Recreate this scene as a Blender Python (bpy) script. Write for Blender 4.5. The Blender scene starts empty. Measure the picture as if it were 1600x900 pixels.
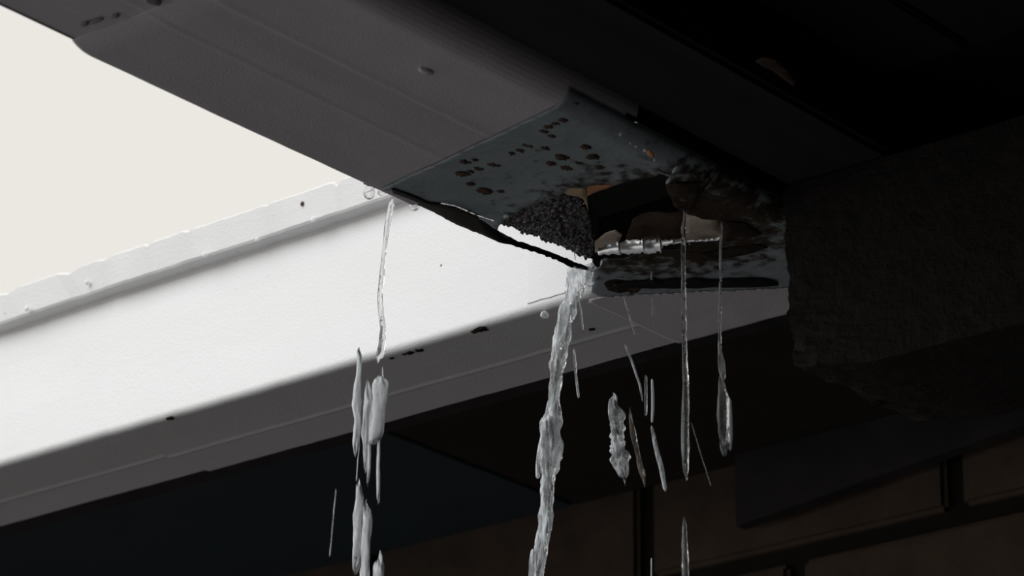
import bpy, bmesh, math, random
from mathutils import Vector, noise
S = bpy.context.scene
COL = S.collection
random.seed(7)

# ------------------------------------------------------------------ camera
FPX = 5601.76
CAM = Vector((2.07113, -2.63325, -1.31773))
YAW, PITCH, ROLL = 2.26251, 0.37591, 0.00705
FW = Vector((math.cos(PITCH)*math.cos(YAW), math.cos(PITCH)*math.sin(YAW), math.sin(PITCH)))
_R = FW.cross(Vector((0, 0, 1))).normalized(); _U = _R.cross(FW)
RT = _R*math.cos(ROLL) + _U*math.sin(ROLL)
UP = _U*math.cos(ROLL) - _R*math.sin(ROLL)
cd = bpy.data.cameras.new('camera'); cam = bpy.data.objects.new('camera', cd); COL.objects.link(cam)
from mathutils import Matrix
cam.matrix_world = Matrix(((RT.x, UP.x, -FW.x, CAM.x), (RT.y, UP.y, -FW.y, CAM.y), (RT.z, UP.z, -FW.z, CAM.z), (0, 0, 0, 1)))
cd.sensor_width = 36; cd.lens = FPX/1600*36; cd.clip_start = .05; cd.clip_end = 200
cd.dof.use_dof = True; cd.dof.focus_distance = 3.5; cd.dof.aperture_fstop = 9.0
S.camera = cam

# ------------------------------------------------------------------ world, sun, exposure
w = bpy.data.worlds.new('overcast_sky'); S.world = w; w.use_nodes = True
bg = w.node_tree.nodes['Background']; bg.inputs[0].default_value = (.83, .807, .761, 1); bg.inputs[1].default_value = 1.0
sd = bpy.data.lights.new('sun', 'SUN'); sd.energy = 2.1; sd.angle = math.radians(50); sd.color = (.95, .98, 1)
sun = bpy.data.objects.new('sun', sd); COL.objects.link(sun)
sun.rotation_euler = Vector((.20, .80, -.56)).to_track_quat('-Z', 'Y').to_euler(); sun.location = (-3, -4, 6)
vs = S.view_settings; vs.view_transform = 'Standard'; vs.look = 'None'; vs.exposure = 0; vs.gamma = 1; vs.use_curve_mapping = False

# ------------------------------------------------------------------ helpers
WA, WB, H = .2734, .164, .2045          # near gutter width, far gutter width, gutter height
FLOOR = -2.85

def at(px, py, axis, val):             # the point of a real plane (axis = val) under a pixel
    d = FW + RT*((px-800)/FPX) - UP*((py-450)/FPX)
    return CAM + d*((val-CAM[axis])/d[axis])
FH = Vector((FW.x, FW.y, 0)).normalized(); RH = Vector((RT.x, RT.y, 0)).normalized()
def fall(anchor, px, py):              # point in the upright plane a falling thread of water hangs in
    d = FW + RT*((px-800)/FPX) - UP*((py-450)/FPX)
    return CAM + d*((anchor-CAM).dot(FH)/d.dot(FH))

def wloc(o):
    v = Vector((0, 0, 0))
    while o: v += o.location; o = o.parent
    return v
def link(name, me, mat=None, parent=None):
    o = bpy.data.objects.new(name, me); COL.objects.link(o)
    if mat and not me.materials: me.materials.append(mat)
    if parent is not None:
        o.parent = parent; o.location = -wloc(parent)
    return o
def mesh(name, V, F, mat, parent=None, smooth=False):
    me = bpy.data.meshes.new(name); me.from_pydata([tuple(v) for v in V], [], F); me.update()
    bm = bmesh.new(); bm.from_mesh(me); bmesh.ops.recalc_face_normals(bm, faces=bm.faces); bm.to_mesh(me); bm.free()
    if smooth:
        for p in me.polygons: p.use_smooth = True
    return link(name, me, mat, parent)
def tag(o, label=None, cat=None, group=None, kind=None):
    if label: o['label'] = label
    if cat: o['category'] = cat
    if group: o['group'] = group
    if kind: o['kind'] = kind
    return o
def thing(name, loc, label, cat, group=None):
    o = bpy.data.objects.new(name, None); COL.objects.link(o); o.location = loc; o.empty_display_size = .05
    return tag(o, label, cat, group)
def box(name, a, b, mat, parent=None, bev=.004):
    bm = bmesh.new(); bmesh.ops.create_cube(bm, size=1)
    for v in bm.verts:
        v.co = Vector([(a[i]+b[i])/2 + v.co[i]*(b[i]-a[i]) for i in range(3)])
    if bev: bmesh.ops.bevel(bm, geom=bm.edges[:], offset=bev, segments=2, affect='EDGES')
    me = bpy.data.meshes.new(name); bm.to_mesh(me); bm.free()
    return link(name, me, mat, parent)
def nz(x, y=0, z=0): return noise.noise(Vector((x, y, z)))

def shell_loop(P, t):                  # closed loop of a bent sheet of thickness t, t to the left of the path
    n = len(P); N = []
    for i in range(n):
        a = Vector(P[max(i-1, 0)]); b = Vector(P[min(i+1, n-1)]); d = (b-a).normalized(); N.append(Vector((-d.y, d.x)))
    return [Vector(p) for p in P] + [Vector(P[i]) + N[i]*t for i in range(n-1, -1, -1)]
def sweep(name, loop, axis, t0, t1, n, mat, parent=None, wob=None):
    # loop points are (across, up); axis 1 sweeps along y (across = x), axis 0 sweeps along x (across = y)
    V = []; F = []; m = len(loop)
    for i in range(n+1):
        t = t0 + (t1-t0)*i/n
        for (a, u) in loop:
            if wob: da, du = wob(t, a, u); a2, u2 = a+da, u+du
            else: a2, u2 = a, u
            V.append((a2, t, u2) if axis == 1 else (t, a2, u2))
    for i in range(n):
        for j in range(m):
            k = (j+1) % m
            F.append((i*m+j, i*m+k, (i+1)*m+k, (i+1)*m+j))
    F.append(tuple(range(m))); F.append(tuple(range(n*m, n*m+m)))
    return mesh(name, V, F, mat, parent)

# ------------------------------------------------------------------ materials
def new_mat(name):
    m = bpy.data.materials.new(name); m.use_nodes = True; nt = m.node_tree
    return m, nt, nt.nodes['Principled BSDF']
def nd(nt, t, **k):
    n = nt.nodes.new(t)
    for a, b in k.items():
        if a in n.inputs: n.inputs[a].default_value = b
        else: setattr(n, a, b)
    return n
def ramp(nt, src, stops):
    r = nt.nodes.new('ShaderNodeValToRGB'); e = r.color_ramp.elements
    while len(e) < len(stops): e.new(.5)
    for i, (p, c) in enumerate(stops): e[i].position = p; e[i].color = (*c, 1) if len(c) == 3 else c
    nt.links.new(src, r.inputs[0]); return r
def coords(nt, scale=(1, 1, 1)):
    tc = nt.nodes.new('ShaderNodeTexCoord'); mp = nt.nodes.new('ShaderNodeMapping'); mp.inputs['Scale'].default_value = scale
    nt.links.new(tc.outputs['Object'], mp.inputs[0]); return mp.outputs[0]
def noise_tex(nt, vec, scale, detail=4, rough=.55):
    n = nd(nt, 'ShaderNodeTexNoise', Scale=scale, Detail=detail, Roughness=rough); nt.links.new(vec, n.inputs['Vector']); return n.outputs['Fac']
def mix(nt, f, a, b):
    m = nt.nodes.new('ShaderNodeMix'); m.data_type = 'RGBA'
    if hasattr(f, 'is_linked'): nt.links.new(f, m.inputs[0])
    else: m.inputs[0].default_value = f
    for s, i in ((a, 6), (b, 7)):
        if hasattr(s, 'is_linked'): nt.links.new(s, m.inputs[i])
        else: m.inputs[i].default_value = (*s, 1)
    return m.outputs[2]
def bump(nt, b, h, strength, dist=.001):
    n = nd(nt, 'ShaderNodeBump', Strength=strength, Distance=dist); nt.links.new(h, n.inputs['Height']); nt.links.new(n.outputs[0], b.inputs['Normal'])

def paint(name, col, stretch, dirt=(.5, .46, .42)):
    m, nt, b = new_mat(name)
    v = coords(nt, stretch); f1 = noise_tex(nt, v, 9, 5)
    v2 = coords(nt); f2 = noise_tex(nt, v2, 60, 5, .65); f3 = noise_tex(nt, v2, 420, 3)
    r1 = ramp(nt, f1, [(.42, (0, 0, 0)), (.75, (1, 1, 1))])
    c = mix(nt, r1.outputs[0], col, tuple(a*d for a, d in zip(col, dirt)))
    c2 = mix(nt, .35, col, c)
    sp = ramp(nt, f2, [(.70, (0, 0, 0)), (.76, (1, 1, 1))])
    nt.links.new(mix(nt, sp.outputs[0], c2, tuple(.55*x for x in col)), b.inputs['Base Color'])
    b.inputs['Roughness'].default_value = .5
    ad = nt.nodes.new('ShaderNodeMath'); ad.operation = 'ADD'; nt.links.new(f2, ad.inputs[0]); nt.links.new(f3, ad.inputs[1])
    bump(nt, b, ad.outputs[0], .35, .0012)
    return m
PAINT_A = paint('white_gutter_paint_near', (.82, .78, .815), (1, .12, 1))
PAINT_B = paint('white_gutter_paint_far', (.785, .785, .79), (.12, 1, 1), (.86, .84, .82))

def zinc():
    m, nt, b = new_mat('rusting_zinc')
    v = coords(nt); f0 = noise_tex(nt, v, 26, 6, .65); f1 = noise_tex(nt, v, 75, 5, .6); f2 = noise_tex(nt, v, 220, 4)
    base = ramp(nt, f0, [(.3, (.35, .415, .44)), (.7, (.44, .51, .54))])
    tc = nt.nodes.new('ShaderNodeTexCoord')
    dist = nd(nt, 'ShaderNodeVectorMath', operation='DISTANCE'); nt.links.new(tc.outputs['Object'], dist.inputs[0])
    dist.inputs[1].default_value = (.165, -.108, 0)          # the rotted-through hole: rust spreads out from it
    near = ramp(nt, dist.outputs['Value'], [(.07, (1, 1, 1)), (.17, (0, 0, 0))])
    a1 = nd(nt, 'ShaderNodeMath', operation='MULTIPLY_ADD'); nt.links.new(near.outputs[0], a1.inputs[0]); a1.inputs[1].default_value = .42; nt.links.new(f1, a1.inputs[2])
    rmask = ramp(nt, a1.outputs[0], [(.66, (0, 0, 0)), (.84, (1, 1, 1))])
    rust = ramp(nt, f2, [(.35, (.020, .014, .009)), (.65, (.060, .038, .022))])
    stain = ramp(nt, a1.outputs[0], [(.58, (0, 0, 0)), (.80, (.92, .92, .92))])
    c = mix(nt, stain.outputs[0], base.outputs[0], (.085, .072, .05))
    nt.links.new(mix(nt, rmask.outputs[0], c, rust.outputs[0]), b.inputs['Base Color'])
    b.inputs['Roughness'].default_value = .55; b.inputs['Metallic'].default_value = .1
    bump(nt, b, f1, .5, .002)
    return m
ZINC = zinc()
def rough_mat(name, c0, c1, scale, rough=.85, bstr=.6, bdist=.004, stretch=(1, 1, 1), spec=.3):
    m, nt, b = new_mat(name); v = coords(nt, stretch)
    f = noise_tex(nt, v, scale, 6, .65); r = ramp(nt, f, [(.32, c0), (.68, c1)])
    nt.links.new(r.outputs[0], b.inputs['Base Color']); b.inputs['Roughness'].default_value = rough
    b.inputs['Specular IOR Level'].default_value = spec
    bump(nt, b, f, bstr, bdist); return m
RUST_DARK = rough_mat('dark_rust', (.012, .009, .007), (.05, .032, .02), 60)
RUST_BLACK = rough_mat('black_rust', (.008, .007, .006), (.028, .022, .016), 90)
RUST_BROWN = rough_mat('brown_rust', (.05, .030, .018), (.12, .08, .055), 40)
RUST_MID = rough_mat('mid_rust', (.07, .040, .030), (.15, .095, .065), 90)
TAN = rough_mat('lit_tan_rust', (.62, .51, .39), (.85, .74, .60), 45, .7)  # pale tan carries the skylight on the inner panel in its colour
SEAM_SHADE = rough_mat('black_seam_shade', (.006, .006, .006), (.012, .012, .012), 50, .6)  # near-black colour for the shadow gap at the mitre
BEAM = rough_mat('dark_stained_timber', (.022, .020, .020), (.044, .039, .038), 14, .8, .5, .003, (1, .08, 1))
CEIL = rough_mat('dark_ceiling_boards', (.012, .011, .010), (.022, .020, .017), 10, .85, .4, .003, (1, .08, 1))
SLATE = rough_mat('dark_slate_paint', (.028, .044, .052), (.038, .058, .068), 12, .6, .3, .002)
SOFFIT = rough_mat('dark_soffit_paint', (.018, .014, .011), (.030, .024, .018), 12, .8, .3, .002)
BLOCK = rough_mat('brown_wall_block', (.066, .046, .032), (.108, .076, .053), 16, .9, .7, .004)
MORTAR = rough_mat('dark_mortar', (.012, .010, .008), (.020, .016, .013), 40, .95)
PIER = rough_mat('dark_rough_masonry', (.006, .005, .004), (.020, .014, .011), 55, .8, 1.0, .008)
GROUND = rough_mat('courtyard_concrete', (.125, .121, .127), (.17, .165, .172), 1.5, .8)
ROOF = rough_mat('weathered_roof_sheet', (.10, .095, .09), (.16, .15, .14), 4, .8)
LEAF = rough_mat('orange_dead_leaf', (.70, .26, .10), (.90, .46, .24), 90, .5, .5, .001)
AMBER = rough_mat('amber_wet_leaf', (.48, .32, .16), (.70, .50, .28), 80, .3, .5, .001, (1, 1, 1), .6)
SEAMDIRT = rough_mat('grey_seam_dirt', (.22, .20, .20), (.40, .37, .36), 60)
FLAKE = rough_mat('brown_paint_flake', (.035, .024, .018), (.06, .042, .03), 40, .8)
def sludge_mat():
    m, nt, b = new_mat('wet_black_sludge'); v = coords(nt)
    f = noise_tex(nt, v, 300, 3, .65); r = ramp(nt, f, [(.50, (.012, .011, .013)), (.58, (.05, .046, .052)), (.68, (.62, .58, .64))])  # pale specks in the colour imitate wet glints on the bumps
    nt.links.new(r.outputs[0], b.inputs['Base Color']); b.inputs['Roughness'].default_value = .16
    b.inputs['Specular IOR Level'].default_value = 1.0
    b.inputs['Coat Weight'].default_value = 1.0; b.inputs['Coat Roughness'].default_value = .05
    return m
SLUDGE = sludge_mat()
def water(name, white, col=(.88, .92, .96), lo=.42, hi=.62, bs=.8):
    m, nt, b = new_mat(name); out = nt.nodes['Material Output']; nt.nodes.remove(b)
    g = nd(nt, 'ShaderNodeBsdfGlass', Roughness=.03, IOR=1.33); g.inputs['Color'].default_value = (1, 1, 1, 1)
    d = nd(nt, 'ShaderNodeBsdfDiffuse'); d.inputs['Color'].default_value = (*col, 1)
    t = nd(nt, 'ShaderNodeBsdfTranslucent'); t.inputs['Color'].default_value = (*col, 1)
    mm = nt.nodes.new('ShaderNodeMixShader'); mm.inputs[0].default_value = .3
    nt.links.new(d.outputs[0], mm.inputs[1]); nt.links.new(t.outputs[0], mm.inputs[2])
    m2 = nt.nodes.new('ShaderNodeMixShader')
    v = coords(nt, (1, 1, .16)); f = noise_tex(nt, v, 230, 4, .6)
    r = ramp(nt, f, [(lo, (white*.15,)*3), (hi, (white,)*3)])
    nt.links.new(r.outputs[0], m2.inputs[0])
    v2 = coords(nt, (1, 1, .3)); f2 = noise_tex(nt, v2, 320, 2)
    bn = nd(nt, 'ShaderNodeBump', Strength=bs, Distance=.002); nt.links.new(f2, bn.inputs['Height'])
    nt.links.new(bn.outputs[0], g.inputs['Normal'])
    nt.links.new(g.outputs[0], m2.inputs[1]); nt.links.new(mm.outputs[0], m2.inputs[2]); nt.links.new(m2.outputs[0], out.inputs[0])
    return m
W_CLEAR = water('clear_water', .25)
W_MIX = water('aerated_water', .95, (.93, .96, .99), .46, .60)
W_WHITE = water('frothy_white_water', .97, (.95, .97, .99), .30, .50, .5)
W_DROP = water('clear_drop_water', .08, bs=0.0)
W_DIRTY = water('dirty_water', .5, (.40, .32, .25))
def shiny():
    m, nt, b = new_mat('highlight_mirror'); v = coords(nt); f = noise_tex(nt, v, 160, 3)
    b.inputs['Base Color'].default_value = (.93, .95, .96, 1); b.inputs['Metallic'].default_value = 1; b.inputs['Roughness'].default_value = .32
    bump(nt, b, f, .1, .001); return m
SHINY = shiny()  # mirror metal for the stand-in water highlights

# ------------------------------------------------------------------ the setting
tag(box('floor', (-14, -14, FLOOR-.2), (5, 1.2, FLOOR), GROUND, None, 0), 'pale concrete courtyard ground below the gutters', 'ground', kind='structure')
YW = .765; ZC = .10
def roof(name, P, label):
    n = len(P); V = [Vector(p) for p in P] + [Vector(p)+Vector((0, 0, .02)) for p in P]
    F = [tuple(range(n)), tuple(range(2*n-1, n-1, -1))] + [(i, (i+1) % n, n+(i+1) % n, n+i) for i in range(n)]
    tag(mesh(name, V, F, ROOF), label, 'roof', kind='structure')
rz = lambda d: .188 + .09*d
roof('roof_near', [(.035, -7, rz(.035)), (5, -7, rz(5)), (5, 5, rz(5)), (.035, .035, rz(.035))], 'weathered sheet roof above the near gutter')
roof('roof_far', [(-14, .035, rz(.035)), (.035, .035, rz(.035)), (5, 5, rz(5)), (-14, 5, rz(5))], 'weathered sheet roof above the far gutter')
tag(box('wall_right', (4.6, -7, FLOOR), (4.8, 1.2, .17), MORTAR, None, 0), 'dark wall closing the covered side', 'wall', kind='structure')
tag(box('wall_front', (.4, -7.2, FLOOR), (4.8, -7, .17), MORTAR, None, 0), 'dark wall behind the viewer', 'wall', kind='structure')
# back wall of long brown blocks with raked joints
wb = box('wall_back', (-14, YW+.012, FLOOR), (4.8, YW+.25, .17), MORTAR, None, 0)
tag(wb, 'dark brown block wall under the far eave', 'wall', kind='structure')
x0 = at(1490, 760, 1, YW).x; x1 = at(1008, 850, 1, YW).x; BL = x0-x1; zj = at(1490, 808, 1, YW).z
BHt = .135; JT = .022
bme = None
for r in range(-3, 2):
    zb = zj + JT/2 + r*(BHt+JT)
    if zb+BHt > ZC+.14: continue
    for c in range(-4, 4):
        xs = x1 + c*BL + (0 if r % 2 == 0 else BL*.5)
        if bme is None:
            o = box('wall_block', (JT/2, -.014, 0), (BL-JT/2, .02, BHt), BLOCK, None, .006); bme = o.data
        else:
            o = bpy.data.objects.new('wall_block', bme); COL.objects.link(o)
        o.parent = wb; o.location = (xs, YW+.012, zb)
# ceilings
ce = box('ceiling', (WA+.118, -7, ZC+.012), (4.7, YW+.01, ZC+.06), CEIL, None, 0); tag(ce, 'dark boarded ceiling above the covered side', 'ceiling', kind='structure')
pm = None
for i in range(8):
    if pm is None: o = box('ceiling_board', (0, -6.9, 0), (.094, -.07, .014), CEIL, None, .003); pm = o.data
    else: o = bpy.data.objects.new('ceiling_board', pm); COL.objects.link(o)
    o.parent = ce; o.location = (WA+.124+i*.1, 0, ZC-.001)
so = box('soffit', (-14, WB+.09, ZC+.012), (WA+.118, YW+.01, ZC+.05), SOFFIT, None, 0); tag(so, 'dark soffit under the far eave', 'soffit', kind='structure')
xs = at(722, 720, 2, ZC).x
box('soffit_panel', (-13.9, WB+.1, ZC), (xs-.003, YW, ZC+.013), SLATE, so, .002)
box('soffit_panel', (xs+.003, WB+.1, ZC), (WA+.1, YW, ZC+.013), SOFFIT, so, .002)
# beams behind the gutters
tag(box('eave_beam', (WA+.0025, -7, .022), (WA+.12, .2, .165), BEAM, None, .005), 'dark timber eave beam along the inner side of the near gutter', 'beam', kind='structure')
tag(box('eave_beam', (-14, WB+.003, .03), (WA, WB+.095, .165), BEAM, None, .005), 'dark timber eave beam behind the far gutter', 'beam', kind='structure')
# rough masonry bulkhead hanging at the right
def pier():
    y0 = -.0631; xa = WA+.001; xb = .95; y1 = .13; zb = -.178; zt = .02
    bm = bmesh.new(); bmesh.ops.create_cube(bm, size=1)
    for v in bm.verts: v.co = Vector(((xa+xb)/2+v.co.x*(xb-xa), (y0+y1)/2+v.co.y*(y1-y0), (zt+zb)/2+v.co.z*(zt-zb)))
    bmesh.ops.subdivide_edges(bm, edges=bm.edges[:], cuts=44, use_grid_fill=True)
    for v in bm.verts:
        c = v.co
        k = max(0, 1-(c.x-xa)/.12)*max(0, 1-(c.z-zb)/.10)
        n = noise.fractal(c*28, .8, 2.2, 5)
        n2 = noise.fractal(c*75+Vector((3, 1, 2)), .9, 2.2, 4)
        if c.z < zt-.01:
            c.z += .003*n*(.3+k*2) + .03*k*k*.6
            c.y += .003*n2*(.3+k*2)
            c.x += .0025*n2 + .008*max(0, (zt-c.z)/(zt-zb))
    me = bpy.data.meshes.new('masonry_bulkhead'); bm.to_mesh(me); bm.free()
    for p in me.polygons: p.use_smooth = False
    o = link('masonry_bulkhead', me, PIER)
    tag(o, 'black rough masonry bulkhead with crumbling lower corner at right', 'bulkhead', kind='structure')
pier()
yb = .725
a = at(1150, 822, 1, yb); b = at(1600, 664, 1, yb)
V = []
dirv = b-a; e = a+dirv*2.2
for q in (a, e):
    for (dy, dz) in ((0, 0), (0, .30), (.02, .30), (.02, 0)): V.append(q+Vector((0, dy, dz)))
bo = mesh('lintel_board', V, [(0, 1, 2, 3), (4, 5, 6, 7), (0, 1, 5, 4), (1, 2, 6, 5), (2, 3, 7, 6), (3, 0, 4, 7)], BEAM)
for v in bo.data.vertices:
    if v.co.z > ZC: v.co.z = ZC-.001
tag(bo, 'black timber lintel board in front of the brown block wall', 'board', kind='structure')

# flake of paint on the eave beam
def patch(name, pxs, axis, val, mat, parent=None, curl=.003, seed=1, thick=.0008, sub=3, rag=.0008):
    P = [at(x, y, axis, val) for x, y in pxs]
    bm = bmesh.new(); vs_ = [bm.verts.new(p) for p in P]
    es = [bm.edges.new((vs_[i], vs_[(i+1) % len(vs_)])) for i in range(len(vs_))]
    bmesh.ops.subdivide_edges(bm, edges=es, cuts=3)
    bmesh.ops.triangle_fill(bm, edges=bm.edges[:], use_beauty=True)
    bmesh.ops.triangulate(bm, faces=bm.faces[:])
    for _ in range(sub-1):
        bmesh.ops.subdivide_edges(bm, edges=[e for e in bm.edges if e.calc_length() > .006], cuts=1)
        bmesh.ops.triangulate(bm, faces=bm.faces[:])
    ax = [i for i in range(3) if i != axis]
    for v in bm.verts:
        c = v.co.copy()
        if v.is_boundary:
            for i in ax: v.co[i] += rag*nz(c[ax[0]]*600+i*9, c[ax[1]]*600, seed)
        v.co[axis] += curl*nz(c[ax[0]]*40, c[ax[1]]*40, seed+.5)
    bmesh.ops.recalc_face_normals(bm, faces=bm.faces)
    r = bmesh.ops.solidify(bm, geom=bm.faces[:], thickness=thick)
    me = bpy.data.meshes.new(name); bm.to_mesh(me); bm.free()
    for p in me.polygons: p.use_smooth = True
    return link(name, me, mat, parent)
o = patch('paint_flake', [(1180, 96), (1195, 90), (1212, 92), (1228, 107), (1244, 128), (1240, 135), (1222, 122), (1205, 110), (1190, 103)], 2, .018, FLAKE, None, .002, 4)
tag(o, 'brown curl of peeling paint on the black eave beam', 'paint flake')

# ------------------------------------------------------------------ the near gutter
SEAM1 = at(108, 70, 1, -.735).y
NG = thing('box_gutter', (WA/2, -1.6, 0), 'grey underside of the near white metal gutter, running from upper left to the corner', 'gutter')
def prof_near(dx, dz):
    P = [(.012, H-.012), (.002, H), (-.026, H), (-.03, H-.004), (-.03, H-.028), (-.024, H-.031), (0, H-.032), (0, H-.04), (0, .004)]
    P = [(x+dx, z) for x, z in P]
    P += [(dx+.0012, dz+.0012), (dx+.004, dz), (.06, dz), (.092, dz), (.098, dz-.0005), (.104, dz), (.158, dz), (.164, dz-.0007), (.172, dz-.0002), (.2, dz)]
    R = .026
    for k in range(9):
        a = math.pi/2*k/8; P.append((WA-R+R*math.sin(a), dz+R-R*math.cos(a)))
    P.append((WA, .165))
    return P
def wob_n(t, a, u): return (.0008*nz(t*6, 1.3)+.0004*nz(t*30, 2), .0012*nz(t*3, a*14, 4)+.0004*nz(t*25, a*30, 7))
sweep('gutter_section', shell_loop(prof_near(.0085, .0045), .001), 1, -5.5, SEAM1+.04, 90, PAINT_A, NG, wob_n)
def wob2(t, a, u):
    da, du = wob_n(t, a, u)
    k = max(0, 1-(t-SEAM1)/.030)            # swaged mouth of the second length
    return (da + (-.0 if a > .02 else .006*k*k), du + .003*k*k*(1 if a < .2 else 0))
sweep('gutter_section', shell_loop(prof_near(0, 0), .001), 1, SEAM1, -.285, 90, PAINT_A, NG, wob2)
def blob(name, p, r, mat, parent=None, seed=0, amp=.25, sub=3, freq=2.2):
    bm = bmesh.new(); bmesh.ops.create_icosphere(bm, subdivisions=sub, radius=1)
    for v in bm.verts:
        n = 1+amp*noise.fractal(v.co*freq+Vector((seed*3.1, seed*1.7, seed)), .9, 2, 3)
        v.co = Vector((v.co.x*r[0]*n, v.co.y*r[1]*n, v.co.z*r[2]*n))+Vector(p)
    me = bpy.data.meshes.new(name); bm.to_mesh(me); bm.free()
    for q in me.polygons: q.use_smooth = True
    return link(name, me, mat, parent)
q = at(665, 110, 2, 0); blob('paint_blister', (q.x, q.y, -.0005), (.0045, .0085, .0028), PAINT_A, NG, 2, .2)
q = at(240, 8, 2, 0); blob('paint_blister', (q.x, q.y, .0035), (.005, .007, .0025), SEAMDIRT, NG, 5, .4)
for px, py, s in ((150, 37, 1.3), (132, 42, .8), (180, 30, .7)):
    q = at(px, py, 2, 0); blob('seam_dirt', (q.x, q.y, .0026), (.006*s, .002, .0016), SEAMDIRT, NG, px, .5)

# ------------------------------------------------------------------ the far gutter
FG = thing('box_gutter', (-1.5, WB/2, 0), 'bright white far gutter with projecting lip, running left behind the water', 'gutter')
def prof_far():
    P = [(.014, H-.012), (.004, H), (-.022, H), (-.0262, H-.0035), (-.0205, H-.0355), (-.0185, H-.038), (-.003, H-.0395), (0, H-.044), (0, .12), (0, .06)]
    R = .0085
    for k in range(7):
        a = math.pi/2*k/6; P.append((R-R*math.cos(a), R-R*math.sin(a)))
    P += [(.05, 0), (.088, 0), (.093, -.0014), (.099, -.0003), (.13, 0), (WB-.006, 0), (WB-.001, .005), (WB, .03), (WB, .165)]
    return P
notch = [(at(px, 430, 1, -.026).x, d, wd) for px, d, wd in ((110, .006, .010), (14, .004, .006), (230, .003, .004), (292, .0025, .005), (524, .006, .004), (415, .002, .004), (160, .003, .01))]
def wob_f(t, a, u):
    da = .0007*nz(t*7, 3.1); du = .0008*nz(t*5, a*10, 9)+.0004*nz(t*40, a*20, 3)
    if u > H-.043:
        da += .0012*nz(t*22, u*60, 5); du += .0012*nz(t*26, 2.2)+.0006*nz(t*90, 7.7)
        if u > H-.01 and a < .01:
            for xn, d, wd in notch: du -= d*math.exp(-((t-xn)/wd)**2)
    elif u > .01 and a < .01: da += .0011*nz(t*9, u*22, 8)
    if u > .02 and a > .1: return (0, 0)
    return da, du
SEAMF = at(338, 738, 2, 0).x
xe = at(852, 480, 1, 0).x
sweep('gutter_section', shell_loop(prof_far(), .001), 0, -6, SEAMF+.03, 260, PAINT_B, FG, wob_f)
def wob_f2(t, a, u):
    da, du = wob_f(t, a, u); k = max(0, 1-(t-SEAMF)/.03)
    return da - (.0015 if a < .05 else -.0025*(1 if u < .02 else 0)), du - (.0016 if u < .02 else 0)
sweep('gutter_section', shell_loop(prof_far(), .001), 0, SEAMF, -.003, 300, PAINT_B, FG, wob_f2)
sweep('dark_lining', [(.003, .15), (.003, .004), (WB-.004, .004), (WB-.004, .164), (WB-.006, .164), (WB-.006, .012), (.006, .012), (.006, .15)], 0, -1.2, -.004, 12, RUST_BLACK, FG)  # black sheet added so the gutter's inside stays dark through the hole
for i, (px, py, s) in enumerate(((266, 652, 1.0), (640, 549, 1.2), (655, 545, 1.3), (612, 557, .7), (632, 551, .6), (752, 513, 1.6), (742, 516, .9), (925, 512, .8), (1095, 519, 1.0), (1025, 544, 1.2))):
    q = at(px, py, 2, 0); blob('dirt_spot', (q.x, q.y, -.0012), (.0052*s, .0035*s, .0016), RUST_BLACK, FG, i+20, .5)
for i, (px, py, s) in enumerate(((545, 355, 1.0), (418, 345, .5), (370, 408, .7), (690, 415, .35), (472, 318, .5))):
    yv = -.0005 if py > 340 else -.027
    q = at(px, py, 1, yv); blob('rust_spot', q, (.004*s, .001, .005*s), RUST_BROWN, FG, i+40, .5)

# ------------------------------------------------------------------ the rusted corner unit
CU = thing('gutter_corner', (.10, -.05, 0), 'bluish zinc gutter corner rusted through with a torn hole', 'gutter corner')
hole_px = [(779, 343), (800, 329), (835, 311), (870, 300), (886, 290), (905, 284), (940, 283), (972, 279), (1008, 272), (1036, 262), (1050, 276), (1060, 300), (1072, 328), (1100, 334), (1119, 336),
           (1131, 352), (1132, 371), (1085, 377), (1035, 384), (985, 394), (945, 400), (934, 412), (920, 418), (890, 404), (850, 387), (800, 369), (777, 358)]
HP = []
hp = [at(x, y, 2, 0) for x, y in hole_px]
for i in range(len(hp)):
    a_, b_ = hp[i], hp[(i+1) % len(hp)]; n_ = max(2, int((b_-a_).length/.004))
    for k in range(n_):
        q = a_.lerp(b_, k/n_); HP.append(Vector((q.x+.0014*nz(q.x*240, q.y*240, 1), q.y+.0014*nz(q.x*240, q.y*240, 5))))
def inside(p, poly):
    c = False; j = len(poly)-1
    for i in range(len(poly)):
        a_, b_ = poly[i], poly[j]
        if (a_.y > p.y) != (b_.y > p.y) and p.x < (b_.x-a_.x)*(p.y-a_.y)/(b_.y-a_.y)+a_.x: c = not c
        j = i
    return c
def nearest(p, poly):
    best = None; bd = 9
    for i in range(len(poly)):
        a_, b_ = poly[i], poly[(i+1) % len(poly)]; ab = b_-a_; t = max(0, min(1, (p-a_).dot(ab)/max(ab.length_squared, 1e-12)))
        q = a_+ab*t; d = (p-q).length
        if d < bd: bd, best = d, q
    return best, bd
HEM = None
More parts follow.
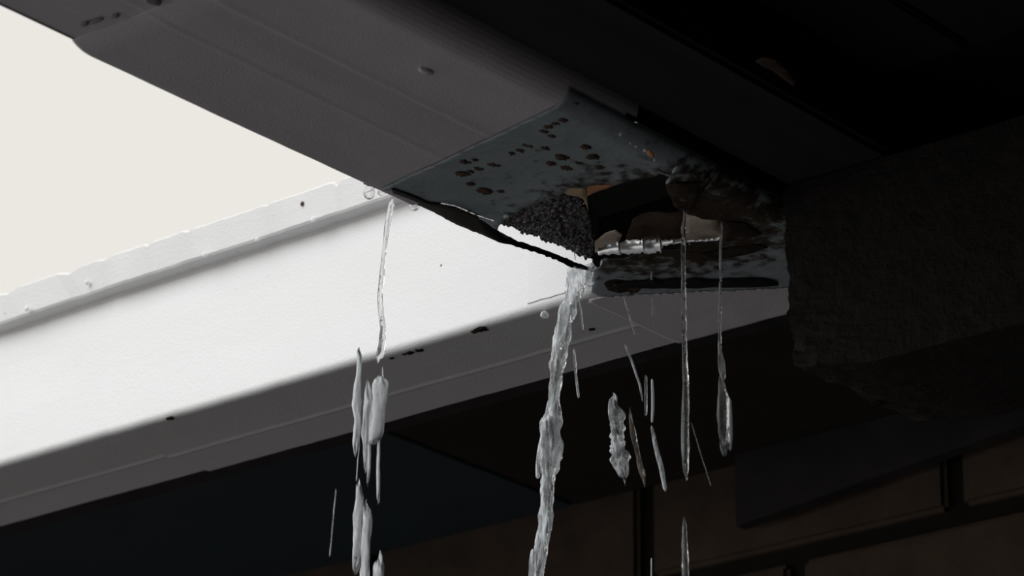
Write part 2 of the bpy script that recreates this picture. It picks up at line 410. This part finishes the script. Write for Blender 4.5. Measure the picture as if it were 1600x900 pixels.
def plate(name, keep, mat, z, amp, parent, skew_snap=False):
    g = .0035; X0, X1, Y0, Y1 = -.115, WA-.0008, -.40, WB-.002
    nx = int((X1-X0)/g); ny = int((Y1-Y0)/g); idx = {}; V = []; F = []; cut = set(); used = {}
    cells = []
    for i in range(nx):
        for j in range(ny):
            c = Vector((X0+(i+.5)*g, Y0+(j+.5)*g))
            if not keep(c) or (HEM and inside(c, HEM)): continue
            vs4 = ((i, j), (i+1, j), (i+1, j+1), (i, j+1))
            if inside(c, HP): cut.update(vs4); continue
            cells.append(vs4)
    for vs4 in cells:
        f = []
        for k in vs4:
            if k not in idx:
                p = Vector((X0+k[0]*g, Y0+k[1]*g)); q, d = nearest(p, HP) if True else (p, 1)
                if k in cut: p = q; d = 0
                if skew_snap == 'mitre':
                    p.y = max(p.y, p.x*(WB/WA)+.0042) if p.y < p.x*(WB/WA)+.004+g*.7 else p.y
                elif skew_snap:
                    yl = e0.y + (p.x-e0.x)*(e1.y-e0.y)/(e1.x-e0.x)
                    if p.y < yl+g*.6: p.y = yl
                    ym = p.x*(WB/WA)+.004
                    if p.y > ym-g*.6: p.y = ym
                    qh, dh = nearest(p, HEM)
                    if d > 0 and (inside(p, HEM) or dh < g*.5): p = qh
                zz = z - amp*math.exp(-d/.012)*(.7+1.2*nz(p.x*70, p.y*70, 2)) + .0008*nz(p.x*30, p.y*30, 8)
                o_ = max(0, p.x-(WA-.026)); zz += .026-math.sqrt(max(0, .026**2-o_**2))
                idx[k] = len(V); V.append((p.x, p.y, zz))
            f.append(idx[k])
        F.append(tuple(f))
    o = mesh(name, V, F, mat, parent, True)
    md = o.modifiers.new('thickness', 'SOLIDIFY'); md.thickness = .0011; md.offset = 0
    return o
e0 = at(614, 284, 2, 0); e1 = at(892, 153, 2, 0)
def skew(p): return p.y > e0.y + (p.x-e0.x)*(e1.y-e0.y)/(e1.x-e0.x)
def diag(p): return p.y - .004 > p.x*(WB/WA)       # far side of the mitre
up_px = [(612, 294), (640, 303), (668, 316), (690, 318), (712, 323), (735, 331), (756, 341), (775, 350), (800, 368), (850, 386), (885, 402), (905, 414), (928, 420)]
HEM = [Vector((p.x, p.y)) for p in [at(x, y, 2, 0) for x, y in up_px]] + [Vector((-.05, .05)), Vector((-.05, -.40))]
plate('corner_plate', lambda p: skew(p) and p.x > .0015 and not diag(p) and p.y < WB, ZINC, -.0022, .003, CU, True)
plate('corner_plate', lambda p: diag(p) and p.y > .007 and p.x > -.016, PAINT_A, -.0034, .0, CU, 'mitre')
# black strip painting in the shadow gap along the mitre
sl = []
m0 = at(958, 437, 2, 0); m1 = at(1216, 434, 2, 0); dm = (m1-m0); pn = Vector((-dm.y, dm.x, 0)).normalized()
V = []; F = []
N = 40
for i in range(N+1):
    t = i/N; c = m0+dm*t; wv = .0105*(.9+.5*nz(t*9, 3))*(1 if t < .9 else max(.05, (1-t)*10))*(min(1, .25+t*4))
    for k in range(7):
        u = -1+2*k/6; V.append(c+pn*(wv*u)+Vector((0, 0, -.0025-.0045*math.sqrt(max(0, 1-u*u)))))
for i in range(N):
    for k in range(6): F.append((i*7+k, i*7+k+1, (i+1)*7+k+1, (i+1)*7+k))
o = mesh('mitre_shade_strip', V, F, SEAM_SHADE, CU, True); o.location.z -= .0018; o['label'] = 'black strip for the shadow gap along the mitre seam'
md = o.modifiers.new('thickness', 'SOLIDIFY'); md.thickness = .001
# upright walls of the corner unit
def wall_strip(name, f0, f1, n, mat, t=.0012):
    V = []; F = []
    for i in range(n+1):
        V.append(f0(i/n)); V.append(f1(i/n))
    for i in range(n): F.append((2*i, 2*i+1, 2*i+3, 2*i+2))
    o = mesh(name, V, F, mat, CU); md = o.modifiers.new('thickness', 'SOLIDIFY'); md.thickness = t; md.offset = 0
    return o
edge = [(570, 287), (615, 303), (650, 317), (680, 331), (715, 350), (748, 363), (780, 377), (820, 389), (850, 398), (872, 407), (890, 417), (912, 421), (930, 424)]
ep = [at(x, y, 0, .0) for x, y in edge]
def low(t):
    s = t*(len(ep)-1); i = min(int(s), len(ep)-2); p = ep[i].lerp(ep[i+1], s-i)
    return Vector((-.001, p.y if t < .97 else .004, p.z+.0012*nz(t*60, 4)))
slot_top = edge[:5] + [(748, 355), (768, 345), (785, 340), (820, 358), (850, 370), (872, 380), (890, 390), (912, 398), (930, 405)]
sp = [at(x, y, 0, .0) for x, y in slot_top]
def low_wall(t):
    s_ = t*(len(sp)-1); i = min(int(s_), len(sp)-2); p = sp[i].lerp(sp[i+1], s_-i)
    return Vector((-.001, p.y if t < .97 else .004, p.z+.0012*nz(t*60, 4)))
o = wall_strip('outer_wall', low_wall, lambda t: Vector((-.001, low_wall(t).y, H-.002)), 90, RUST_BLACK)
xb0 = at(826, 450, 1, 0).x
wall_strip('outer_wall', lambda t: Vector((xb0+(-.003-xb0)*t, -.0022, .0085+.001*nz(t*7, 2))), lambda t: Vector((xb0+(-.003-xb0)*t, -.0022, H-.044)), 30, PAINT_B)
wall_strip('inner_wall', lambda t: Vector((t*(WA-.002), WB-.002, 0)), lambda t: Vector((t*(WA-.002), WB-.002, .165)), 20, RUST_DARK)
wall_strip('inner_wall', lambda t: Vector((WA-.003, -.30+t*(WB+.297), .012)), lambda t: Vector((WA-.003, -.30+t*(WB+.297), .165)), 20, RUST_DARK)
# blackened torn hem along the outer bottom edge
V = []; F = []
hem_px = up_px[:7] + [(776, 360), (800, 374), (820, 380), (850, 391), (872, 399), (886, 405), (903, 412), (928, 420)]
lo_px = edge[1:]
def lerp_px(L, t):
    s = t*(len(L)-1); i = min(int(s), len(L)-2); k = s-i; return (L[i][0]+(L[i+1][0]-L[i][0])*k, L[i][1]+(L[i+1][1]-L[i][1])*k)
for i in range(81):
    t = i/80; hx, hy = lerp_px(hem_px, t); hy += .8*nz(i*.7, 3)+(1.5*nz(i*.3, 8) if hx > 776 else 0)
    k_ = min(1, max(0, (hx-745)/40)); a_ = at(hx, hy, 2, -.004).lerp(at(hx, hy, 0, .0008), k_); b_ = low(min(1, (1+t*11)/12.))
    b_ = Vector((0.0005, b_.y, b_.z-.0005)); a_.x = max(a_.x, .001)
    for k in range(6):
        u = k/5; q = a_.lerp(b_, u); q.z -= .0004*math.sin(u*math.pi)*(1+nz(t*30, u*3)); q.x += .001*nz(t*50, u*5, 3); V.append(q)
for i in range(80):
    for k in range(5): F.append((i*6+k, i*6+k+1, (i+1)*6+k+1, (i+1)*6+k))
o = mesh('torn_hem', V, F, RUST_BLACK, CU, True); md = o.modifiers.new('thickness', 'SOLIDIFY'); md.thickness = .001
o['label'] = 'black rusted torn edge of the gutter bottom'
# bent rusty flaps inside the hole
patch('rust_flap', [(1072, 334), (1100, 334), (1116, 337), (1124, 352), (1129, 372), (1100, 375), (1066, 379), (1064, 355)], 2, .004, TAN, CU, .003, 3, .001)  # lit side of the panel, its brightness put into the tan
patch('rust_flap', [(990, 342), (1030, 333), (1070, 331), (1070, 378), (1030, 383), (990, 391), (978, 372)], 2, .007, RUST_BROWN, CU, .004, 6, .001)  # darker side of the same panel
patch('rust_flap', [(1040, 288), (1065, 284), (1092, 286), (1097, 300), (1085, 322), (1070, 334), (1052, 320), (1042, 300)], 2, -.0045, RUST_DARK, CU, .003, 8, .001)
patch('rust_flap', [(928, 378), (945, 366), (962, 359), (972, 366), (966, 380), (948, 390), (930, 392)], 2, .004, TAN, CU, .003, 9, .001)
patch('rust_stain', [(942, 441), (960, 437), (985, 440), (1002, 446), (990, 455), (968, 458), (950, 453)], 2, -.0035, RUST_DARK, CU, .001, 11, .0006)
patch('rust_stain', [(968, 452), (985, 450), (1003, 449), (996, 457), (980, 461)], 2, -.0032, RUST_BROWN, CU, .001, 12, .0006)
for i, pl in enumerate(([(1095, 398), (1130, 390), (1185, 382), (1200, 388), (1160, 400), (1110, 406)], [(1130, 345), (1165, 350), (1190, 366), (1170, 372), (1140, 366)], [(1072, 300), (1098, 285), (1108, 275), (1112, 280), (1098, 300), (1082, 318)])):
    patch('rust_stain', pl, 2, -.0042, RUST_DARK, CU, .0008, 30+i, .0006)
for i, (px, py, sx) in enumerate(((725, 253, 1.2), (742, 250, .7), (772, 258, 1.3), (750, 264, 1.1), (722, 272, 1.4), (735, 268, .8), (820, 226, .8), (812, 235, .9), (828, 228, .7), (800, 240, .7), (858, 198, 1.3), (868, 193, 1.0), (880, 188, 1.0), (850, 205, 1.0), (862, 213, .8), (900, 162, .6), (758, 299, 1.6), (783, 299, .9), (735, 288, .9), (852, 232, .9), (878, 246, 1.4), (885, 262, 1.3), (860, 256, 1.0), (915, 230, 1.1), (926, 246, 1.2), (936, 262, 1.0), (905, 255, .8))):
    q = at(px, py, 2, -.003); blob('rust_spot', (q.x, q.y, -.0028), (.0036*sx, .0046*sx, .0006), RUST_MID, CU, i+60, .9, 3, 3)
# mirror rims tilted at the courtyard sky, standing in for white water highlights
def rim(name, pts, mat, tilt, parent, seed, groups=7):
    V = []; F = []; m = 9; t_ = math.tan(tilt)
    def px_at(u):
        s_ = max(0, min(.9999, u))*(len(pts)-1); k = min(int(s_), len(pts)-2); q = s_-k
        return [pts[k][j]+(pts[k+1][j]-pts[k][j])*q for j in range(4)]
    for g in range(groups):                     # overlapping flat mirror facets
        gx, gy, gh, gz = px_at((g+.5)/groups); y0 = at(gx, gy, 2, gz).y + .0004*nz(g*2.3, seed)
        base = len(V)
        for i in range(m+1):
            u = (g-.04+1.08*i/m)/groups
            px, py, hh, zz = px_at(u); c = at(px, py, 1, y0)
            hm = hh*.00066*(.8+.5*nz(u*25, seed)+.3*nz(u*90, seed+4))
            for v in range(3): e_ = v-1; V.append(c+Vector((0, -t_*hm*e_, hm*e_)))
        for i in range(m):
            for k in range(2): F.append((base+i*3+k, base+i*3+k+1, base+(i+1)*3+k+1, base+(i+1)*3+k))
    o = mesh(name, V, F, mat, parent, True); md = o.modifiers.new('thickness', 'SOLIDIFY'); md.thickness = .0005
    o['label'] = 'bright mirror rim standing in for a water highlight'
    return o
rim('highlight_rim', [(934, 394, 5.1, -.012), (955, 389, 10.2, -.012), (985, 386, 12.8, -.012), (1010, 384, 12.8, -.012), (1030, 381, 15.3, -.012), (1036, 379, 5.1, -.012), (1062, 376, 5.1, -.012), (1064, 376, 3.8, -.012)], SHINY, math.radians(13), CU, 1, 5)
rim('highlight_rim', [(1074, 376, 2.5, -.012), (1100, 375, 2.5, -.012), (1120, 373, 3.4, -.012), (1129, 369, 2.5, -.012)], SHINY, math.radians(13), CU, 5)
rim('highlight_rim', [(688, 317, 1.7, -.006), (710, 321, 1.7, -.006), (725, 327, 2.0, -.006), (745, 336, 1.7, -.006), (772, 345, 1.4, -.006)], SHINY, math.radians(13), CU, 14)

# ------------------------------------------------------------------ debris in the hole
def sludge():
    poly_px = [(776, 352), (786, 340), (812, 326), (835, 313), (870, 302), (892, 306), (908, 318), (920, 352), (929, 388), (926, 404), (916, 411), (905, 404), (893, 400), (884, 396), (874, 392), (862, 387), (850, 384), (842, 378), (828, 374), (818, 372), (806, 366), (795, 362), (787, 360), (780, 356)]
    P = [at(x, y, 2, 0) for x, y in poly_px]; P = [Vector((p.x, p.y)) for p in P]
    g = .0011; X0 = min(p.x for p in P); X1 = max(p.x for p in P); Y0 = min(p.y for p in P); Y1 = max(p.y for p in P)
    idx = {}; V = []; F = []
    for i in range(int((X1-X0)/g)+1):
        for j in range(int((Y1-Y0)/g)+1):
            c = Vector((X0+(i+.5)*g, Y0+(j+.5)*g))
            if not inside(c, P): continue
            f = []
            for k in ((i, j), (i+1, j), (i+1, j+1), (i, j+1)):
                if k not in idx:
                    p = Vector((X0+k[0]*g, Y0+k[1]*g)); d = nearest(p, P)[1]
                    vd = noise.voronoi(Vector((p.x*250, p.y*250, 1)))[0]
                    vd2 = noise.voronoi(Vector((p.x*120, p.y*120, 6)))[0]
                    b_ = max(0, .6-vd[0])*.006 + max(0, .5-vd2[0])*.005
                    z = .006 - .006*min(1, d/.03) - b_ + .003*nz(p.x*35, p.y*35, 2)
                    idx[k] = len(V); V.append((p.x, p.y, z))
                f.append(idx[k])
            F.append(tuple(f))
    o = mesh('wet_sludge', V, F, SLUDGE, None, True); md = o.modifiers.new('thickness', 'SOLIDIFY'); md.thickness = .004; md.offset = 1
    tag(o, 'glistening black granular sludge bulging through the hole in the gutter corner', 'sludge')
sludge()
o = patch('dead_leaf', [(915, 290), (928, 289), (945, 285), (958, 283), (974, 284), (962, 289), (948, 296), (932, 301), (918, 306)], 2, -.004, LEAF, None, .004, 21, .0006)
tag(o, 'orange dead leaf sliver at the top edge of the hole', 'leaf')
o = patch('dead_leaf', [(879, 300), (890, 291), (904, 287), (914, 288), (917, 306), (919, 330), (912, 316), (900, 307), (886, 304)], 2, -.004, AMBER, None, .003, 24, .0006)
tag(o, 'amber brown wet leaf scrap above the black sludge', 'leaf')

# ------------------------------------------------------------------ water
def stream(name, label, pts, anchor, mat, group=None, depth=.6, rough=.18, seed=0, ring=14, step=3.0, cat='water', twist=0, freq=1.0, fray=0):
    ax = anchor if isinstance(anchor, Vector) else at(*anchor)
    L = [0]
    for i in range(1, len(pts)): L.append(L[-1]+math.hypot(pts[i][0]-pts[i-1][0], pts[i][1]-pts[i-1][1]))
    n = max(6, int(L[-1]/step)); V = []; F = []
    for i in range(n+1):
        s = L[-1]*i/n; k = 0
        while k < len(L)-2 and s > L[k+1]: k += 1
        u = (s-L[k])/max(1e-9, L[k+1]-L[k]); u2 = u*u*(3-2*u)
        px = pts[k][0]+(pts[k+1][0]-pts[k][0])*u; py = pts[k][1]+(pts[k+1][1]-pts[k][1])*u; hw = pts[k][2]+(pts[k+1][2]-pts[k][2])*u2
        c = fall(ax, px, py); sc = (c-CAM).dot(FW)/FPX
        tp = max(1, min(.05*n, 9)); endk = min(1, .25+i/tp, .25+(n-i)/tp) if n > 12 else min(1, .3+min(i, n-i)/2)
        r = hw*sc*endk
        for j in range(ring):
            a_ = 2*math.pi*j/ring + twist*i/n
            q = Vector((math.cos(a_), math.sin(a_)))
            m_ = 1+rough*(1.5*nz(q.x*1.6+seed*3.3, q.y*1.6, s*.02*freq+seed)+.8*nz(q.x*4+seed, q.y*4, s*.035*freq))
            e_ = max(0, 1-4*i/n) + max(0, 1-4*(n-i)/n)
            dz_ = -fray*sc*e_*(1.2*nz(q.x*2.5+seed, q.y*2.5, seed*1.9 + (5 if i > n/2 else 0))+.6*nz(q.x*6+seed, q.y*6, 3+seed))*2
            V.append(c+RH*(r*q.x*m_)+FH*(r*q.y*depth*m_)+Vector((0, 0, dz_)))
    for i in range(n):
        for j in range(ring):
            k = (j+1) % ring; F.append((i*ring+j, i*ring+k, (i+1)*ring+k, (i+1)*ring+j))
    F.append(tuple(range(ring))); F.append(tuple(range(n*ring, n*ring+ring)))
    o = mesh(name, V, F, mat, None, True)
    return tag(o, label, cat, group)
AM = Vector((.004, -.006, 0)); AL = at(612, 312, 0, -.004); AR = at(1067, 330, 2, -.002); AR2 = at(1127, 340, 2, -.002); AMID = at(975, 400, 2, 0)
G1 = 'water falling from the left end of the hole'
stream('water_stream', 'thick twisting water stream pouring from the gutter corner', [(924, 411, 10), (914, 424, 19), (905, 438, 17), (897, 455, 13), (887, 480, 11), (881, 510, 12), (876, 540, 12), (871, 568, 11), (868, 592, 9), (867, 620, 8), (864, 645, 11), (861, 668, 16), (860, 692, 17), (859, 720, 15), (857, 745, 11), (854, 780, 9.5), (851, 820, 10), (846, 860, 10), (842, 890, 9), (838, 925, 9), (832, 980, 10), (826, 1060, 12), (820, 1150, 10), (808, 1400, 12), (790, 1900, 12), (770, 2700, 14), (745, 4300, 14)], AM, W_MIX, None, .55, .42, 2, 26, 1.6, twist=38, freq=1.5)
stream('water_ribbon', 'thin water ribbon beside the left of the thick stream, ending mid-air', [(852, 660, 2), (846, 690, 4), (842, 720, 4), (840, 748, 3)], AM, W_MIX, None, .5, .4, 5)
stream('water_ribbon', 'small water ribbon left of the thick stream at the bottom', [(832, 858, 3), (831, 880, 4), (830, 915, 4), (828, 960, 3)], AM, W_MIX, None, .5, .4, 6)
stream('water_film', 'thin sheet of water running down the white corner wall above the thick stream', [(889, 418, 2.5), (888, 432, 2.5), (886, 447, 3), (884, 462, 2)], Vector((-.02, -.01, 0)), W_CLEAR, None, .6, .2, 7)
stream('water_film', 'wet lip of water right of the thick stream at the corner', [(941, 405, 2), (940, 420, 2.5), (936, 436, 3), (926, 446, 3), (914, 452, 2)], Vector((.006, -.012, 0)), W_MIX, None, .6, .3, 8)
# left drip
stream('water_stream', 'slender water stream crossing the bright white far gutter', [(614, 309, 4), (611, 320, 5), (607, 345, 4.5), (602, 375, 4), (599, 405, 3.5), (596, 435, 4), (594, 465, 3.5), (596, 490, 3.5), (599, 512, 4.5), (597, 535, 6), (594, 555, 6), (590, 568, 3)], AL, W_CLEAR, None, .7, .3, 11)
stream('water_ribbon', 'narrow water ribbon with bulge, left of the broad white splash', [(562, 560, 4), (561, 585, 4), (558, 612, 6), (557, 635, 6), (559, 655, 5), (557, 680, 5), (556, 700, 4)], AL, W_WHITE, None, .6, 0.25, 12, 22, 1.6, freq=1.8, fray=14)
stream('water_splash', 'broad white falling splash of water below the bright gutter', [(594, 592, 8), (594, 603, 13), (593, 625, 13), (590, 650, 12.5), (587, 675, 12), (584, 692, 10)], AL, W_WHITE, None, .45, 0.14, 13, 22, 1.6, freq=1.2, fray=5)
stream('water_ribbon', 'ragged water ribbon touching the left side of the broad splash', [(574, 608, 3), (575, 625, 6), (572, 650, 5), (570, 675, 5), (571, 700, 3.5), (571, 722, 2)], AL, W_WHITE, None, .6, 0.40, 14, 22, 1.6, freq=1.8, fray=14)
stream('water_thread', 'short water thread trailing under the left of the broad splash', [(577, 680, 2.5), (577, 710, 2.5), (576, 741, 2.5)], AL, W_WHITE, None, .8, 0.22, 15, 22, 1.6, freq=1.8, fray=14)
stream('water_thread', 'longest water thread trailing straight under the broad splash', [(592, 685, 2.5), (591, 730, 2.5), (591, 773, 2.5)], AL, W_WHITE, None, .8, 0.22, 16, 22, 1.6, freq=1.8, fray=14)
stream('water_thread', 'hair-thin water thread just above the broad splash', [(598, 573, 1), (598, 590, 1.2), (598, 606, 1)], AL, W_MIX, None, .8, .1, 17)
stream('water_thread', 'hair-thin water thread below the narrow bulging ribbon', [(562, 690, .8), (559, 720, .8), (557, 752, .8)], AL, W_MIX, None, .8, .1, 18)
stream('water_ribbon', 'water ribbon at lower left, upper of the three near the bottom edge', [(560, 765, 4), (562, 780, 6), (559, 805, 6.5), (558, 840, 6), (557, 870, 6), (556, 879, 4)], AL, W_WHITE, None, .6, 0.22, 19, 22, 1.6, freq=1.8, fray=14)
stream('water_ribbon', 'long water ribbon leaving the bottom edge left of centre', [(573, 792, 5), (574, 810, 7.5), (572, 840, 6.5), (571, 870, 7), (570, 920, 7), (568, 990, 5)], AL, W_WHITE, None, .6, 0.22, 20, 22, 1.6, freq=1.8, fray=14)
stream('water_ribbon', 'stub of water ribbon cut off by the bottom edge', [(592, 880, 5), (592, 892, 8), (590, 920, 8), (587, 1000, 6)], AL, W_WHITE, None, .6, 0.22, 21, 22, 1.6, freq=1.8, fray=14)
stream('rain_streak', 'hair-thin slanting raindrop streak far left against the black', [(525, 763, .9), (520, 815, 1), (515, 870, .9)], AL, W_MIX, None, .8, .1, 22)
# middle drips
for i, (lab, pts, mt) in enumerate((
    ('short thin water thread right beside the thick stream, below the corner', [(904, 458, 1.2), (908, 490, 1.5), (911, 516, 1.4)], W_MIX),
    ('thin water thread right of the thick stream over the gutter edge', [(897, 545, 1.8), (900, 585, 2), (904, 622, 2)], W_MIX),
    ('slanting thin water thread over the grey underside below the hole', [(975, 464, 1.1), (983, 494, 1.3), (992, 523, 1.1)], W_MIX),
    ('slanting water thread crossing from the far gutter underside into the black', [(977, 537, 2), (989, 570, 2.2), (1000, 603, 2), (1004, 628, 1)], W_MIX),
    ('small straight water thread over the grey underside left of the long thread', [(1019, 463, 1.5), (1020, 495, 1.6)], W_MIX),
    ('tiny water thread crossing the black mitre seam', [(1018, 424, 1.6), (1018, 438, 1.4)], W_MIX),
    ('hair-thin water thread falling over the black sludge', [(895, 368, .8), (897, 388, 1), (899, 406, .8)], W_MIX),
    ('ragged lump of water tumbling in the black below the hole', [(958, 630, 5), (960, 645, 9), (964, 672, 10), (968, 700, 10.5), (972, 724, 11), (977, 741, 6)], W_MIX),
    ('murky water ribbon right of the tumbling lump', [(984, 645, 2), (990, 680, 4), (997, 712, 4), (1002, 735, 5), (1008, 751, 2)], W_DIRTY),
    ('water ribbon above the kinked thread, left of the long thread', [(1019, 592, 2), (1020, 615, 2.6), (1020, 640, 2.6), (1019, 661, 2)], W_WHITE),
    ('faint dim water ribbon beside the left of the upper ribbon', [(1009, 586, 2), (1009, 620, 2.6), (1009, 650, 2)], W_CLEAR),
    ('bent water thread slanting down right, ending left of the long thread', [(1018, 665, 2), (1024, 695, 3.5), (1033, 730, 4), (1040, 768, 2.6)], W_MIX),
    ('short water thread at the bottom edge left of the long thread', [(1018, 872, 1.2), (1018, 915, 1.4)], W_MIX),
)):
    stream('water_thread' if i not in (7, 8) else 'water_splash', lab, pts, AMID, mt, None, .7, .6 if i == 7 else .25, 30+i, 26 if i == 7 else 12, 1.5, freq=3.5 if i == 7 else 1, fray=12 if i in (7, 8) else 0)
# right drips
stream('water_stream', 'long straight water thread hanging from the right of the hole', [(1070, 328, 3), (1069, 345, 2.6), (1068, 380, 3.6), (1068, 440, 3.6), (1069, 500, 3.8), (1070, 560, 3.6), (1071, 600, 4.2), (1071, 640, 5.5), (1071, 690, 6), (1071, 725, 5), (1073, 752, 2)], AR, W_CLEAR, None, .8, .25, 50, 18, 2)
stream('water_thread', 'water thread continuing below the long straight thread to the bottom edge', [(1069, 808, 2.5), (1070, 850, 5), (1071, 880, 5), (1071, 920, 5), (1072, 1080, 3)], AR, W_CLEAR, None, .7, .35, 51)
stream('rain_streak', 'faint slanting streak right of the long straight thread', [(1080, 660, .8), (1095, 710, .9), (1111, 760, .8)], AR, W_CLEAR, None, .8, .1, 52)
stream('water_stream', 'beaded water thread falling from the right tip of the hole', [(1127, 346, 2.4), (1126, 380, 2), (1126, 420, 1.8), (1125, 470, 2.2), (1125, 510, 1.8), (1125, 545, 2.6), (1127, 570, 5), (1129, 590, 5), (1130, 598, 2)], AR2, W_MIX, None, .8, .45, 53, 14, 2)
stream('water_splash', 'dim wide falling splash of water at the far right', [(1127, 606, 5), (1129, 625, 9), (1130, 660, 10), (1131, 690, 8), (1132, 702, 4)], AR2, W_CLEAR, None, .5, .3, 54, 22, 2, fray=14)
stream('water_ribbon', 'bright narrow water ribbon along the right of the dim splash', [(1141, 624, 2), (1142, 650, 2.8), (1142, 680, 2.8), (1141, 704, 2)], AR2, W_WHITE, None, .7, .15, 55)
# hanging and splashing drops
def drop(name, label, px, py, r, anchor, mat, ry=1.0, slant=0, grp=None):
    c = fall(anchor, px, py); s = (c-CAM).dot(FW)/FPX
    bm = bmesh.new(); bmesh.ops.create_icosphere(bm, subdivisions=3, radius=1)
    for v in bm.verts:
        z = v.co.z*ry; x = v.co.x*(1-.12*v.co.z) + slant*z
        v.co = c+RH*(x*r*s)+FH*(v.co.y*r*s*.9)+Vector((0, 0, z*r*s))
    me = bpy.data.meshes.new(name); bm.to_mesh(me); bm.free()
    for p in me.polygons: p.use_smooth = True
    return tag(link(name, me, mat), label, 'water drop', grp)
A0 = lambda px, py: at(px, py, 0, -.004)
drop('water_drop', 'large clear drop clinging at the near gutter edge, leftmost', 577, 300, 9, A0(577, 300), W_CLEAR, 1.4)
drop('water_drop', 'round drop hanging from the near gutter edge right of the slender stream', 647, 322, 8, A0(647, 322), W_MIX)
drop('water_drop', 'broad clear drop at the near gutter edge just left of the slender stream', 597, 300, 7, A0(597, 300), W_CLEAR, .9)
drop('water_drop', 'white bead at the left tip of the black sludge', 791, 338, 5, at(791, 338, 2, -.008), W_WHITE, .6)
drop('water_drop', 'pale drip under the far gutter bottom edge beside the thick stream', 851, 492, 7, at(851, 488, 1, .004), W_MIX, .9)
for px_, py_, r_, lab in ((42, 482, 4, 'small clear drop on the far gutter lip at the extreme left'), (136, 441, 3.5, 'small clear drop on the far gutter lip beside the bright notch'), (320, 398, 4, 'small clear drop hanging midway along the far gutter lip'), (402, 374, 3.5, 'small clear drop on the right half of the far gutter lip'), (490, 343, 4.5, 'small clear drop on the far gutter lip near the dark gutter')):
    drop('water_drop', lab, px_, py_, r_, at(px_, py_, 1, -.026), W_WHITE, 1.2)
AS = at(1000, 225, 2, -.02)  # white beads below: bright points of light put into their colour
drop('water_drop', 'tiny round light-point bead near the top of the hole', 970, 210, 3.4, AS, W_WHITE)
drop('water_drop', 'tiny elongated light-point bead second from the top of the hole', 985, 224, 2.1, AS, W_WHITE, 1.0, 0)
drop('water_drop', 'tiny flattened light-point bead third from the top of the hole', 994, 229, 2.1, AS, W_WHITE, .8)
drop('water_drop', 'tiny light-point bead touching the pinkish leaf crumb', 1008, 235, 2.9, AS, W_WHITE)
drop('water_drop', 'tiny light-point bead right below the pinkish leaf crumb', 1023, 250, 2.0, AS, W_WHITE)
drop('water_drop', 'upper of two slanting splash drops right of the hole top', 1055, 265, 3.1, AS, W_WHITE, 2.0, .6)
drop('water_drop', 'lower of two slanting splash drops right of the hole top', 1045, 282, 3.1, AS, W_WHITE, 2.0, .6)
drop('water_drop', 'bead of water at the right tip of the hole above the beaded thread', 1126, 333, 3.4, AR2, W_DROP)
drop('water_drop', 'bright bead at the head of the long straight thread', 1070, 329, 3.4, AR, W_DROP, 1.6)
drop('water_drop', 'small drop falling below the bright highlight rim', 1008, 405, 2.6, AMID, W_DROP, 1.2)
stream('water_thread', 'hair-thin splash line crossing between the two slanting drops', [(1026, 268, .8), (1040, 273, 1), (1056, 278, .8)], AS, W_MIX, None, .8, .1, 70)
o = patch('leaf_crumb', [(1009, 235), (1016, 234), (1022, 239), (1023, 246), (1018, 245), (1012, 241)], 2, -.008, LEAF, None, .001, 44, .0006, 2)
tag(o, 'pinkish orange leaf crumb among the light-point beads', 'leaf')
